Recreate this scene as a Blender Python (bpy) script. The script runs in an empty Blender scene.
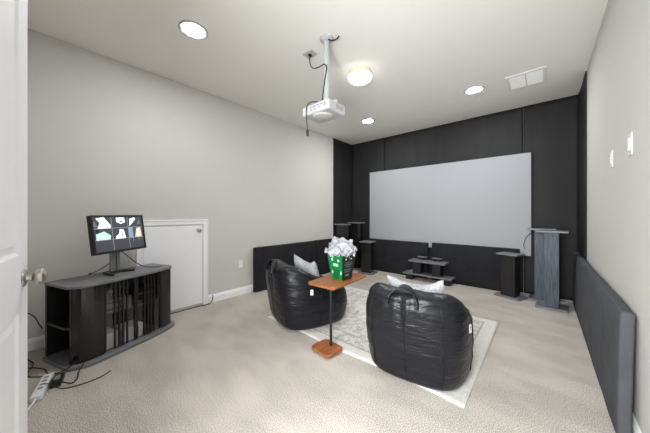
import bpy, bmesh, math, random
from mathutils import Vector, Matrix, noise
random.seed(7)
C = bpy.context.scene.collection
PI = math.pi
# ------------------------------------------------------------------ camera
HF = 1.163
YAW = math.radians(41.378)
cam = bpy.data.cameras.new('camera'); cam.sensor_width = 36; cam.lens = 248.25/650*36
cam.shift_y = -2.68/650; cam.clip_start = 0.02
camo = bpy.data.objects.new('camera', cam); C.objects.link(camo)
camo.location = (0, 0, HF); camo.rotation_euler = (PI/2, 0, YAW)
bpy.context.scene.camera = camo
# ------------------------------------------------------------------ world, fill from the open doorway, exposure
w = bpy.data.worlds.new('world'); bpy.context.scene.world = w; w.use_nodes = True
w.node_tree.nodes['Background'].inputs[0].default_value = (0.95, 0.97, 1, 1)
w.node_tree.nodes['Background'].inputs[1].default_value = 0.6
def area(name, loc, rot, sx, sy, power, col=(1, 1, 1)):
    l = bpy.data.lights.new(name, 'AREA'); l.shape = 'RECTANGLE'; l.size = sx; l.size_y = sy; l.energy = power; l.color = col
    o = bpy.data.objects.new(name, l); C.objects.link(o); o.location = loc; o.rotation_euler = rot; l.spread = math.radians(155)
    return o
# added fill light behind the camera, sent in through the doorway; no visible source
area('doorway_fill', (-0.32, -0.62, 1.45), (math.radians(88), 0, math.radians(14)), 0.8, 1.9, 124, (0.96, 0.98, 1))
vs = bpy.context.scene.view_settings
bpy.context.scene.display_settings.display_device = 'sRGB'
vs.view_transform = 'Standard'; vs.look = 'None'; vs.exposure = 0.17; vs.gamma = 1; vs.use_curve_mapping = False
DOME_E, CAN_E = 4.5, 285.0

# ------------------------------------------------------------------ helpers: materials
def lin(c):
    return tuple(((x/255)/12.92 if x/255 <= 0.04045 else ((x/255+0.055)/1.055)**2.4) for x in c[:3]) + (1,)
def mat(name, col, rough=0.6, spec=0.4, metal=0.0, col2=None, nscale=8, stretch=(1, 1, 1), bump=0.0, bscale=200, bstretch=None, detail=3, sheen=0, coat=0):
    m = bpy.data.materials.new(name); m.use_nodes = True
    n = m.node_tree.nodes; L = m.node_tree.links; p = n['Principled BSDF']
    p.inputs['Base Color'].default_value = lin(col); p.inputs['Roughness'].default_value = rough
    p.inputs['Specular IOR Level'].default_value = spec; p.inputs['Metallic'].default_value = metal
    if sheen: p.inputs['Sheen Weight'].default_value = sheen
    if coat: p.inputs['Coat Weight'].default_value = coat
    tc = n.new('ShaderNodeTexCoord')
    def noisetex(scale, st, det):
        mp = n.new('ShaderNodeMapping'); mp.inputs['Scale'].default_value = st
        L.new(tc.outputs['Object'], mp.inputs['Vector'])
        t = n.new('ShaderNodeTexNoise'); t.inputs['Scale'].default_value = scale; t.inputs['Detail'].default_value = det
        L.new(mp.outputs['Vector'], t.inputs['Vector'])
        return t
    t = noisetex(nscale, stretch, detail)
    r = n.new('ShaderNodeValToRGB'); r.color_ramp.elements[0].position = 0.32; r.color_ramp.elements[1].position = 0.68
    c2 = col2 or tuple(min(255, x*1.006) for x in col)
    r.color_ramp.elements[0].color = lin(col); r.color_ramp.elements[1].color = lin(c2)
    L.new(t.outputs['Fac'], r.inputs['Fac']); L.new(r.outputs['Color'], p.inputs['Base Color'])
    if bump:
        t2 = noisetex(bscale, bstretch or (1, 1, 1), 2)
        b = n.new('ShaderNodeBump'); b.inputs['Strength'].default_value = bump; b.inputs['Distance'].default_value = 0.005
        L.new(t2.outputs['Fac'], b.inputs['Height']); L.new(b.outputs['Normal'], p.inputs['Normal'])
    return m
def emit(name, col, e):
    m = bpy.data.materials.new(name); m.use_nodes = True; p = m.node_tree.nodes['Principled BSDF']
    p.inputs['Base Color'].default_value = lin(col); p.inputs['Emission Color'].default_value = lin(col); p.inputs['Emission Strength'].default_value = e
    return m
M = {}
M['wall'] = mat('wall_paint', (195, 194, 189), 0.85, 0.2, col2=(196, 195, 190), bump=0.02, bscale=160)
M['ceil'] = mat('ceiling_paint', (232, 230, 224), 0.9, 0.15, col2=(233, 231, 225), bump=0.06, bscale=110)
M['trim'] = mat('white_trim_paint', (234, 234, 234), 0.4, 0.4)
M['door'] = mat('white_door_paint', (233, 234, 237), 0.42, 0.4, bump=0.03, bscale=60, bstretch=(1, 1, .1))
M['drape'] = mat('black_drape_cloth', (30, 30, 31), 0.66, 0.28, col2=(38, 38, 39), nscale=3, stretch=(2, 2, .4), bump=0.12, bscale=14, bstretch=(1, 1, .35))
M['foam'] = mat('black_panel_fabric', (27, 27, 30), 0.85, 0.25, col2=(36, 36, 39), nscale=5, bump=0.25, bscale=260)
M['foam2'] = mat('charcoal_panel_fabric', (76, 77, 80), 0.9, 0.1, col2=(84, 85, 89), nscale=6, bump=0.3, bscale=260)
M['screen'] = mat('projection_screen_vinyl', (157, 158, 162), 0.85, 0.1, col2=(158, 159, 163), nscale=2)
M['blackwood'] = mat('black_ash_laminate', (24, 24, 25), 0.35, 0.5, col2=(32, 31, 31), nscale=10, stretch=(4, 4, .5), bump=0.05, bscale=60, bstretch=(4, 4, .3))
M['greytop'] = mat('grey_black_ash_top', (98, 99, 102), 0.42, 0.45, col2=(122, 123, 126), nscale=14, stretch=(6, .6, 4), bump=.05, bscale=80, bstretch=(4, .4, 4))
M['gloss'] = mat('glossy_black_laminate', (26, 25, 25), 0.16, 0.5, col2=(34, 32, 31), nscale=12, stretch=(4, 4, .4))
M['worn'] = mat('worn_blue_black_wood', (48, 54, 63), 0.5, 0.45, col2=(78, 87, 99), nscale=16, stretch=(5, 5, .35), detail=6, bump=.15, bscale=40, bstretch=(5, 5, .3))
def nylon():
    m = mat('black_nylon', (17, 18, 22), 0.38, 0.36, col2=(21, 22, 27), nscale=4)
    n = m.node_tree.nodes; L = m.node_tree.links; p = n['Principled BSDF']; tc = n['Texture Coordinate']
    prev = None
    for sc, st, stg, dist in ((5, (1, 1, 3.5), .5, .03), (13, (1, 1, 3.4), .28, .012)):
        mp = n.new('ShaderNodeMapping'); mp.inputs['Scale'].default_value = st; L.new(tc.outputs['Object'], mp.inputs['Vector'])
        t = n.new('ShaderNodeTexNoise'); t.inputs['Scale'].default_value = sc; t.inputs['Detail'].default_value = 4; t.inputs['Distortion'].default_value = .6
        L.new(mp.outputs['Vector'], t.inputs['Vector'])
        b = n.new('ShaderNodeBump'); b.inputs['Strength'].default_value = stg; b.inputs['Distance'].default_value = dist
        L.new(t.outputs['Fac'], b.inputs['Height'])
        if prev: L.new(prev.outputs['Normal'], b.inputs['Normal'])
        prev = b
    L.new(prev.outputs['Normal'], p.inputs['Normal'])
    return m
M['nylon'] = nylon()
M['nylonseam'] = mat('black_seam_piping', (16, 16, 18), 0.5, 0.4)
M['pillow'] = mat('light_grey_pillow_weave', (142, 145, 149), 0.9, 0.1, col2=(190, 192, 193), nscale=60, bump=.4, bscale=120)
M['wood'] = mat('acacia_wood', (122, 72, 42), 0.4, 0.45, col2=(168, 108, 66), nscale=7, stretch=(7, .8, 7), detail=7, bump=.04, bscale=40, bstretch=(7, .6, 7))
M['blackmetal'] = mat('black_powder_coated_steel', (22, 22, 23), 0.45, 0.5)
M['plastic_w'] = mat('white_plastic', (214, 215, 216), 0.4, 0.4)
M['plastic_g'] = mat('grey_plastic', (120, 122, 124), 0.5, 0.4)
M['plastic_b'] = mat('black_plastic', (20, 20, 22), 0.4, 0.5)
M['cable'] = mat('black_cable_rubber', (26, 25, 25), 0.5, 0.4)
M['nickel'] = mat('satin_nickel', (178, 174, 168), 0.3, 0.5, metal=1.0, nscale=30)
M['chrome'] = mat('dull_steel', (150, 150, 150), 0.35, 0.5, metal=.9)
M['cream'] = mat('cream_enamel', (226, 214, 192), 0.5, 0.4)
M['paper'] = mat('white_tissue_paper', (176, 177, 182), 0.8, 0.25, bump=.2, bscale=40)
M['ringgrey'] = mat('white_enamel_ring', (180, 178, 174), 0.6, 0.2)
M['projw'] = mat('projector_white_plastic', (178, 179, 180), 0.5, 0.3)
M['green'] = mat('green_printed_card', (8, 112, 54), 0.5, 0.3, col2=(10, 120, 58), nscale=20)
M['darkcard'] = mat('black_printed_card', (30, 33, 32), 0.5, 0.35)
M['print_w'] = mat('white_print', (226, 240, 230), 0.6, 0.3)
M['print_g'] = mat('grey_print', (110, 120, 116), 0.6, 0.3)
M['print_dg'] = mat('dark_green_print', (5, 70, 34), 0.6, 0.3)
M['vent'] = mat('white_vent_enamel', (228, 228, 226), 0.45, 0.4)
M['ventdark'] = mat('vent_shadow_grey', (150, 148, 144), 0.7, 0.3)
M['label_w'] = mat('white_woven_label', (228, 230, 232), 0.7, 0.2)
M['device'] = mat('grey_brushed_device', (120, 120, 120), 0.4, 0.5, metal=.4, nscale=30, stretch=(1, 6, 1))
M['box_w'] = mat('white_carton', (222, 222, 222), 0.6, 0.3)
# carpet
def carpet():
    m = mat('beige_cut_pile_carpet', (150, 141, 130), 0.97, 0.08, sheen=.15)
    n = m.node_tree.nodes; L = m.node_tree.links; p = n['Principled BSDF']
    tc = n.new('ShaderNodeTexCoord')
    def nz(s, d, st=(1, 1, 1), rot=0):
        mp = n.new('ShaderNodeMapping'); mp.inputs['Scale'].default_value = st; mp.inputs['Rotation'].default_value = (0, 0, rot)
        L.new(tc.outputs['Object'], mp.inputs['Vector'])
        t = n.new('ShaderNodeTexNoise'); t.inputs['Scale'].default_value = s; t.inputs['Detail'].default_value = d
        L.new(mp.outputs['Vector'], t.inputs['Vector']); return t
    def ramp(src, a, b, c1, c2):
        r = n.new('ShaderNodeValToRGB'); r.color_ramp.elements[0].position = a; r.color_ramp.elements[1].position = b
        r.color_ramp.elements[0].color = c1; r.color_ramp.elements[1].color = c2
        L.new(src, r.inputs['Fac']); return r
    fine = ramp(nz(190, 5).outputs['Fac'], .38, .62, lin((130, 123, 114)), lin((214, 206, 196)))
    big = ramp(nz(2.2, 5, (1, 2.2, 1), .6).outputs['Fac'], .40, .60, (.88, .88, .88, 1), (1.05, 1.05, 1.05, 1))
    mx = n.new('ShaderNodeMix'); mx.data_type = 'RGBA'; mx.blend_type = 'MULTIPLY'; mx.inputs['Factor'].default_value = 1
    L.new(fine.outputs['Color'], mx.inputs['A']); L.new(big.outputs['Color'], mx.inputs['B'])
    L.new(mx.outputs['Result'], p.inputs['Base Color'])
    b = n.new('ShaderNodeBump'); b.inputs['Strength'].default_value = .35; b.inputs['Distance'].default_value = .01
    L.new(nz(300, 2).outputs['Fac'], b.inputs['Height']); L.new(b.outputs['Normal'], p.inputs['Normal'])
    return m
M['carpet'] = carpet()
# rug: cream field, grey distressed scroll pattern, plain border bands
def rugmat(hx, hy):
    m = mat('cream_grey_distressed_rug', (214, 211, 203), 0.95, 0.1)
    n = m.node_tree.nodes; L = m.node_tree.links; p = n['Principled BSDF']
    tc = n.new('ShaderNodeTexCoord'); sp = n.new('ShaderNodeSeparateXYZ'); L.new(tc.outputs['Object'], sp.inputs[0])
    def math_(op, a, b=None):
        q = n.new('ShaderNodeMath'); q.operation = op
        for i, v in enumerate((a, b)):
            if v is None: continue
            if isinstance(v, (int, float)): q.inputs[i].default_value = v
            else: L.new(v, q.inputs[i])
        return q.outputs[0]
    ex = math_('SUBTRACT', hx, math_('ABSOLUTE', sp.outputs['X'])); ey = math_('SUBTRACT', hy, math_('ABSOLUTE', sp.outputs['Y']))
    e = math_('MINIMUM', ex, ey)
    v = n.new('ShaderNodeTexVoronoi'); v.inputs['Scale'].default_value = 9; v.feature = 'DISTANCE_TO_EDGE'
    nz = n.new('ShaderNodeTexNoise'); nz.inputs['Scale'].default_value = 11; nz.inputs['Detail'].default_value = 3
    L.new(tc.outputs['Object'], nz.inputs['Vector'])
    mxv = n.new('ShaderNodeMix'); mxv.data_type = 'RGBA'; mxv.inputs['Factor'].default_value = .14
    L.new(tc.outputs['Object'], mxv.inputs['A']); L.new(nz.outputs['Color'], mxv.inputs['B']); L.new(mxv.outputs['Result'], v.inputs['Vector'])
    wv = math_('SINE', math_('MULTIPLY', v.outputs['Distance'], 55))
    wear = n.new('ShaderNodeTexNoise'); wear.inputs['Scale'].default_value = 16; wear.inputs['Detail'].default_value = 6; L.new(tc.outputs['Object'], wear.inputs['Vector'])
    pat = math_('MULTIPLY', math_('GREATER_THAN', wv, .1), math_('GREATER_THAN', wear.outputs['Fac'], .49))
    inner = math_('GREATER_THAN', e, .13)
    stripe = math_('MULTIPLY', math_('GREATER_THAN', e, .115), math_('LESS_THAN', e, .13))
    band2 = math_('MULTIPLY', math_('GREATER_THAN', e, .27), math_('LESS_THAN', e, .285))
    pat = math_('MULTIPLY', pat, inner)
    f = math_('MINIMUM', 1, math_('ADD', math_('MULTIPLY', pat, .8), math_('MULTIPLY', math_('ADD', stripe, band2), .7)))
    mx = n.new('ShaderNodeMix'); mx.data_type = 'RGBA'; L.new(f, mx.inputs['Factor'])
    fine = n.new('ShaderNodeTexNoise'); fine.inputs['Scale'].default_value = 140; L.new(tc.outputs['Object'], fine.inputs['Vector'])
    r = n.new('ShaderNodeValToRGB'); r.color_ramp.elements[0].color = lin((194, 191, 185)); r.color_ramp.elements[1].color = lin((220, 218, 213))
    r.color_ramp.elements[0].position = .35; r.color_ramp.elements[1].position = .65
    L.new(fine.outputs['Fac'], r.inputs['Fac'])
    L.new(r.outputs['Color'], mx.inputs['A']); mx.inputs['B'].default_value = lin((150, 150, 147)); L.new(mx.outputs['Result'], p.inputs['Base Color'])
    return m
# tinted glass
def glassmat():
    m = bpy.data.materials.new('smoked_door_glass'); m.use_nodes = True; n = m.node_tree.nodes; L = m.node_tree.links
    n.remove(n['Principled BSDF']); out = n['Material Output']
    t = n.new('ShaderNodeBsdfTransparent'); t.inputs[0].default_value = (.92, .91, .9, 1)
    g = n.new('ShaderNodeBsdfGlossy'); g.inputs['Roughness'].default_value = .04; g.inputs[0].default_value = (.9, .9, .9, 1)
    lw = n.new('ShaderNodeLayerWeight'); lw.inputs[0].default_value = .5
    pw = n.new('ShaderNodeMath'); pw.operation = 'POWER'; pw.inputs[1].default_value = 3; L.new(lw.outputs['Facing'], pw.inputs[0])
    fr = n.new('ShaderNodeMath'); fr.operation = 'MULTIPLY_ADD'; fr.inputs[1].default_value = .45; fr.inputs[2].default_value = .05; L.new(pw.outputs[0], fr.inputs[0])
    mx = n.new('ShaderNodeMixShader'); L.new(fr.outputs[0], mx.inputs[0]); L.new(t.outputs[0], mx.inputs[1]); L.new(g.outputs[0], mx.inputs[2]); L.new(mx.outputs[0], out.inputs[0])
    return m
M['glass'] = glassmat()

# ------------------------------------------------------------------ helpers: objects
def tag(o, label=None, cat=None, group=None, kind=None):
    if label: o['label'] = label
    if cat: o['category'] = cat
    if group: o['group'] = group
    if kind: o['kind'] = kind
    return o
def thing(name, label, cat, loc=(0, 0, 0), rz=0.0, group=None):
    o = bpy.data.objects.new(name, None); C.objects.link(o); o.empty_display_size = .1
    o.location = loc; o.rotation_euler = (0, 0, rz)
    return tag(o, label, cat, group)
def struct(name, loc=(0, 0, 0), rz=0.0):
    o = bpy.data.objects.new(name, None); C.objects.link(o); o.location = loc; o.rotation_euler = (0, 0, rz); o['kind'] = 'structure'
    return o
def finish(bm, name, m, parent=None, smooth=False, bevel=0, sub=0, loc=None, rot=None):
    bmesh.ops.recalc_face_normals(bm, faces=bm.faces[:])
    me = bpy.data.meshes.new(name); bm.to_mesh(me); bm.free()
    ms = m if isinstance(m, (list, tuple)) else [m]
    for x in ms: me.materials.append(x)
    if smooth:
        for p in me.polygons: p.use_smooth = True
    o = bpy.data.objects.new(name, me); C.objects.link(o)
    if parent: o.parent = parent
    if loc: o.location = loc
    if rot: o.rotation_euler = rot
    if bevel:
        b = o.modifiers.new('bevel', 'BEVEL'); b.width = bevel; b.segments = 2; b.limit_method = 'ANGLE'
    if sub:
        s = o.modifiers.new('sub', 'SUBSURF'); s.levels = sub; s.render_levels = sub
    return o
def box(bm, x0, x1, y0, y1, z0, z1, mi=0):
    v = [bm.verts.new(p) for p in ((x0, y0, z0), (x1, y0, z0), (x1, y1, z0), (x0, y1, z0), (x0, y0, z1), (x1, y0, z1), (x1, y1, z1), (x0, y1, z1))]
    for f in ((0, 3, 2, 1), (4, 5, 6, 7), (0, 1, 5, 4), (1, 2, 6, 5), (2, 3, 7, 6), (3, 0, 4, 7)):
        bm.faces.new([v[i] for i in f]).material_index = mi
def B(name, m, dims, parent=None, bevel=0, **k):
    bm = bmesh.new()
    for d in (dims if isinstance(dims[0], (list, tuple)) else [dims]): box(bm, *d)
    return finish(bm, name, m, parent, bevel=bevel, **k)
def lathe(bm, prof, c=(0, 0, 0), n=32, axis='Z'):
    rings = []
    for r, h in prof:
        ring = []
        for i in range(n):
            a = 2*PI*i/n
            p = (r*math.cos(a), r*math.sin(a), h)
            if axis == 'Y': p = (p[0], p[2], p[1])
            if axis == 'X': p = (p[2], p[0], p[1])
            ring.append(bm.verts.new((c[0]+p[0], c[1]+p[1], c[2]+p[2])))
        rings.append(ring)
    for a, b in zip(rings, rings[1:]):
        for i in range(n): bm.faces.new((a[i], a[(i+1) % n], b[(i+1) % n], b[i]))
    bm.faces.new(rings[0]); bm.faces.new(rings[-1])
def LT(name, m, prof, parent=None, c=(0, 0, 0), n=32, axis='Z', **k):
    bm = bmesh.new(); lathe(bm, prof, c, n, axis); k.setdefault('smooth', True)
    o = finish(bm, name, m, parent, **k)
    e = o.modifiers.new('es', 'EDGE_SPLIT'); e.split_angle = math.radians(40)
    return o
def smooth_path(pts, k=8):
    P = [Vector(p) for p in pts]; P = [2*P[0]-P[1]] + P + [2*P[-1]-P[-2]]; out = []
    for i in range(1, len(P)-2):
        for j in range(k):
            t = j/k; a, b, c, d = P[i-1:i+3]
            out.append(.5*((2*b)+(c-a)*t+(2*a-5*b+4*c-d)*t*t+(3*b-a-3*c+d)*t**3))
    out.append(P[-2]); return out
def tube(bm, pts, r, n=8, smooth=True):
    P = smooth_path(pts) if smooth else [Vector(p) for p in pts]
    rings = []; up = Vector((.13, .31, .94)).normalized()
    for i, p in enumerate(P):
        t = (P[min(i+1, len(P)-1)]-P[max(i-1, 0)]).normalized()
        s = t.cross(up)
        if s.length < .05: s = t.cross(Vector((1, 0, 0)))
        s.normalize(); u = s.cross(t).normalized()
        rings.append([bm.verts.new(p+r*(math.cos(2*PI*j/n)*s+math.sin(2*PI*j/n)*u)) for j in range(n)])
    for a, b in zip(rings, rings[1:]):
        for j in range(n): bm.faces.new((a[j], a[(j+1) % n], b[(j+1) % n], b[j]))
    bm.faces.new(rings[0]); bm.faces.new(rings[-1])
def TB(name, m, pts, r, parent=None, n=8, smooth=True, **k):
    bm = bmesh.new(); tube(bm, pts, r, n, smooth)
    return finish(bm, name, m, parent, smooth=True, **k)
def prism(bm, poly, z0, z1):
    a = [bm.verts.new((x, y, z0)) for x, y in poly]; b = [bm.verts.new((x, y, z1)) for x, y in poly]; n = len(poly)
    bm.faces.new(a); bm.faces.new(b)
    for i in range(n): bm.faces.new((a[i], a[(i+1) % n], b[(i+1) % n], b[i]))
def copy_thing(root, loc, rz, label):
    r = root.copy(); C.objects.link(r); r.location = loc; r.rotation_euler = (0, 0, rz); r['label'] = label
    for ch in list(root.children):
        c = ch.copy(); C.objects.link(c); c.parent = r
        for g in list(ch.children):
            d = g.copy(); C.objects.link(d); d.parent = c
    return r

# ------------------------------------------------------------------ the setting
XL, XR, YB, YF, H = -3.274, 0.356, 4.643, -0.21, 2.732
T = 0.12
def S(name, m, dims, **k):
    o = B(name, m, dims, **k); o['kind'] = 'structure'; return o
S('floor', M['carpet'], (XL-T, XR+T, -1.2, YB+T, -0.1, 0))
S('ceiling', M['ceil'], (XL-T, XR+T, YF-T, YB+T, H, H+.1))
S('wall_left', M['wall'], (XL-T, XL, YF-T, YB+T, 0, H))
S('wall_right', M['wall'], (XR, XR+T, YF-T, YB+T, 0, H))
S('wall_back', M['wall'], (XL, XR, YB, YB+T, 0, H))
DX0, DX1, DH = -0.755, 0.06, 2.05
S('wall_front', M['wall'], [(XL, DX0-.02, YF-T, YF, 0, H), (DX1+.02, XR, YF-T, YF, 0, H), (DX0-.02, DX1+.02, YF-T, YF, DH+.02, H)])
# baseboards with a small top ogee
def baseboard(name, p0, p1, nrm):
    bm = bmesh.new(); prof = [(0, 0), (.014, 0), (.014, .075), (.010, .083), (.009, .094), (.004, .104), (0, .104)]
    d = [[bm.verts.new((p[0]+nrm[0]*a, p[1]+nrm[1]*a, z)) for a, z in prof] for p in (p0, p1)]
    n = len(prof)
    for i in range(n): bm.faces.new((d[0][i], d[0][(i+1) % n], d[1][(i+1) % n], d[1][i]))
    bm.faces.new(d[0]); bm.faces.new(d[1])
    o = finish(bm, name, M['trim']); o['kind'] = 'structure'; return o
baseboard('baseboard_left', (XL, YF), (XL, .655), (1, 0)); baseboard('baseboard_left', (XL, 1.418), (XL, YB), (1, 0))
baseboard('baseboard_right', (XR, YF), (XR, YB), (-1, 0)); baseboard('baseboard_front', (XL+.02, YF), (DX0-.09, YF), (0, 1))
# doorway lining
S('trim_1', M['trim'], [(DX0-.02, DX0, YF-T, YF, 0, DH), (DX1, DX1+.02, YF-T, YF, 0, DH), (DX0-.02, DX1+.02, YF-T, YF, DH, DH+.02),
   (DX0-.085, DX0-.02, YF, YF+.014, 0, DH+.085), (DX1+.02, DX1+.085, YF, YF+.014, 0, DH+.085), (DX0-.02, DX1+.02, YF, YF+.014, DH+.02, DH+.085)])
# low access door in the left wall
acc = struct('door_1', (XL, 1.035, 0))
AY0, AY1, AH = -.378, .376, 1.092
cw = .062
B('door_casing', M['trim'], [(0, .018, AY0, AY0+cw, 0, AH-cw), (0, .018, AY1-cw, AY1, 0, AH-cw), (0, .018, AY0, AY1, AH-cw, AH),
   (.018, .024, AY0, AY0+.015, 0, AH-.015), (.018, .024, AY1-.015, AY1, 0, AH-.015), (.018, .024, AY0, AY1, AH-.015, AH)], acc, bevel=.003)
B('door_leaf', M['door'], (-.03, .008, AY0+cw+.004, AY1-cw-.004, .03, AH-cw-.005), acc, bevel=.002)
kn = LT('door_knob', M['nickel'], [(.024, 0), (.024, .006), (.010, .010), (.009, .025), (.018, .032), (.022, .044), (.018, .055), (.006, .058)], acc, c=(.008, AY1-cw-.055, .955), axis='X', n=24)
# entry door, swung back towards the front wall
E0 = Vector((-1.502, -.040)); dv = Vector((-.990, .139)).normalized()
DW = .762; Hh = E0-dv*DW-Vector((.139, .990))*.0175
ent = struct('door_2', (Hh.x, Hh.y, .012), math.atan2(dv.y, dv.x))   # local +x runs to the free edge, the room face is local -y
def door_leaf():
    bm = bmesh.new(); xs = [0, .118, DW-.118, DW]; zs = [0, .22, .80, 1.005, 1.90, 2.02]
    V = {}
    for i, x in enumerate(xs):
        for j, z in enumerate(zs):
            for s, y in ((0, -.0175), (1, .0175)): V[i, j, s] = bm.verts.new((x, y, z))
    pan = []
    for i in range(3):
        for j in range(5):
            for s in (0, 1):
                f = bm.faces.new((V[i, j, s], V[i+1, j, s], V[i+1, j+1, s], V[i, j+1, s]))
                if i == 1 and j in (1, 3): pan.append(f)
    for j in range(5):
        for i in (0, 3): bm.faces.new((V[i, j, 0], V[i, j+1, 0], V[i, j+1, 1], V[i, j, 1]))
    for i in range(3):
        for j in (0, 5): bm.faces.new((V[i, j, 0], V[i+1, j, 0], V[i+1, j, 1], V[i, j, 1]))
    bmesh.ops.recalc_face_normals(bm, faces=bm.faces[:])
    bmesh.ops.inset_individual(bm, faces=pan, thickness=.014, depth=-.009)
    bmesh.ops.inset_individual(bm, faces=pan, thickness=.010, depth=0)
    bmesh.ops.inset_individual(bm, faces=pan, thickness=.030, depth=.006)
    return bm
finish(door_leaf(), 'door_leaf', M['door'], ent, bevel=.0015)
k = LT('door_knob', M['nickel'], [(.032, .0175), (.033, .022), (.029, .028), (.014, .031), (.012, .046), (.019, .052), (.028, .060), (.030, .070), (.027, .080), (.016, .087), (.003, .089)], ent, c=(DW-.062, 0, .915), axis='Y', n=28)
k.scale = (1, -.84, 1)
B('latch_plate', M['nickel'], (DW-.0005, DW+.0015, -.012, .012, .88, .95), ent)

# ------------------------------------------------------------------ black drapes over the screen end of the room
def drape(name, label, p0, p1, nrm, z0, z1, seed, amp=.012, fold=7.0):
    p0, p1, nrm = Vector(p0), Vector(p1), Vector(nrm); Lh = (p1-p0).length
    nu, nv = max(8, int(Lh*26)), 44; bm = bmesh.new(); sides = []
    for off in (0, .006):
        g = []
        for i in range(nu+1):
            row = []
            for j in range(nv+1):
                s = i/nu; z = z0+(z1-z0)*j/nv; l = s*Lh
                d = amp*(.5+.5*math.sin(l*fold+seed+1.6*noise.noise((l*1.3, z*.35, seed))))*(.55+.45*noise.noise((l*2, z*.6, seed+5)))
                d += amp*.55*abs(noise.noise((l*3.1+z*1.1, z*1.7, seed+9)))
                q = p0+(p1-p0)*s+nrm*(max(d, 0)+off)
                row.append(bm.verts.new((q.x, q.y, z)))
            g.append(row)
        sides.append(g)
    for g in sides:
        for i in range(nu):
            for j in range(nv): bm.faces.new((g[i][j], g[i+1][j], g[i+1][j+1], g[i][j+1]))
    a, b = sides
    for i in range(nu):
        for j in (0, nv): bm.faces.new((a[i][j], a[i+1][j], b[i+1][j], b[i][j]))
    for j in range(nv):
        for i in (0, nu): bm.faces.new((a[i][j], a[i][j+1], b[i][j+1], b[i][j]))
    return tag(finish(bm, name, M['drape'], smooth=True), label, 'drape', 'black drapes around the screen')
yb = YB-.001
drape('wall_drape', 'black cloth drape on the left side wall beside the screen end', (XL+.001, 3.967), (XL+.001, yb), (1, 0), .105, H-.004, 1.3)
drape('wall_drape', 'narrow black drape on the back wall left of the screen, behind the tall left stands', (XL+.001, yb), (-2.47, yb), (0, -1), .01, H-.004, 2.1, .010, 9)
drape('wall_drape', 'wide black drape behind the projection screen, reaching the ceiling', (-2.468, yb), (-.222, yb), (0, -1), .01, H-.004, 4.4, .010, 2.5)
drape('wall_drape', 'black drape on the back wall right of the screen, behind the tall right stands', (-.222+.002, yb), (XR-.001, yb), (0, -1), .01, H-.004, 6.2, .014, 8)
drape('wall_drape', 'narrow black drape hung on the right side wall at the corner', (XR-.001, 3.93), (XR-.001, yb), (-1, 0), .105, H-.004, 8.0, .010, 9)

# ------------------------------------------------------------------ projection screen
sc_ = thing('projection_screen', 'large pale grey blank projection screen on the black back wall', 'projection screen', (-1.4555, 4.594, .563))
B('screen_surface', M['screen'], (-1.3195, 1.3195, -.006, .012, 0, 1.475), sc_, bevel=.002)
B('screen_border', M['blackmetal'], [(-1.3255, -1.3195, -.008, .014, -.006, 1.481), (1.3195, 1.3255, -.008, .014, -.006, 1.481), (-1.3195, 1.3195, -.008, .014, -.006, 0), (-1.3195, 1.3195, -.008, .014, 1.475, 1.481)], sc_)

# ------------------------------------------------------------------ fabric covered foam panels leaning along the walls
def panel(name, label, loc, rz, L_, th, h, m, tilt=0, group='fabric covered panels standing along the walls'):
    """local: x along the panel, y thickness (room face at -y), z up"""
    bm = bmesh.new(); nx, ny, nz = max(6, int(L_/.09)), 3, 9
    def P(x, y, z):
        rx = (abs(x)/(L_/2)); r = .012
        bul = .006*(1-rx**8)*(1-abs(2*z/h-1)**6)
        yy = y*(1+0)+(bul if y > 0 else -bul)
        d = .005*noise.noise((x*4+loc[0], y*9, z*5+loc[1]))
        return (x+.004*noise.noise((z*9, x, 3)), yy+d, z+.004*noise.noise((x*5, y*7, 1))*(z > .02))
    V = {}
    for i in range(nx+1):
        for j in range(ny+1):
            for k_ in range(nz+1):
                if i in (0, nx) or j in (0, ny) or k_ in (0, nz):
                    V[i, j, k_] = bm.verts.new(P(-L_/2+L_*i/nx, -th/2+th*j/ny, h*k_/nz))
    def q(a, b, c, d):
        bm.faces.new((V[a], V[b], V[c], V[d]))
    for i in range(nx):
        for k_ in range(nz):
            for j in (0, ny): q((i, j, k_), (i+1, j, k_), (i+1, j, k_+1), (i, j, k_+1))
        for j in range(ny):
            for k_ in (0, nz): q((i, j, k_), (i+1, j, k_), (i+1, j+1, k_), (i, j+1, k_))
    for j in range(ny):
        for k_ in range(nz):
            for i in (0, nx): q((i, j, k_), (i, j+1, k_), (i, j+1, k_+1), (i, j, k_+1))
    o = finish(bm, name, m, smooth=True, bevel=0)
    e = o.modifiers.new('bev', 'BEVEL'); e.width = .012; e.segments = 3; e.limit_method = 'ANGLE'; e.angle_limit = math.radians(50)
    o.location = loc; o.rotation_euler = (tilt, 0, rz)
    return tag(o, label, 'panel', group)
panel('fabric_panel', 'black fabric panel on left wall beside the outlet, behind the left bean bag', (-3.213, 2.713, 0), PI/2, 1.30, .075, .66, M['foam'])
panel('fabric_panel', 'black fabric panel on left wall nearer the screen corner, behind the popcorn bucket', (-3.213, 3.652, 0), PI/2, .56, .075, .665, M['foam'])
panel('fabric_panel', 'black panel under the left half of the screen', (-2.16, 4.549, 0), 0, 1.225, .055, .645, M['foam'])
panel('fabric_panel', 'black panel under the right half of the screen', (-.87, 4.549, 0), 0, 1.225, .055, .655, M['foam'])
panel('fabric_panel', 'long charcoal padded panel standing along the right wall', (.3085, 3.27, .001), -PI/2, 2.65, .050, .665, M['foam2'], -.018)

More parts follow.
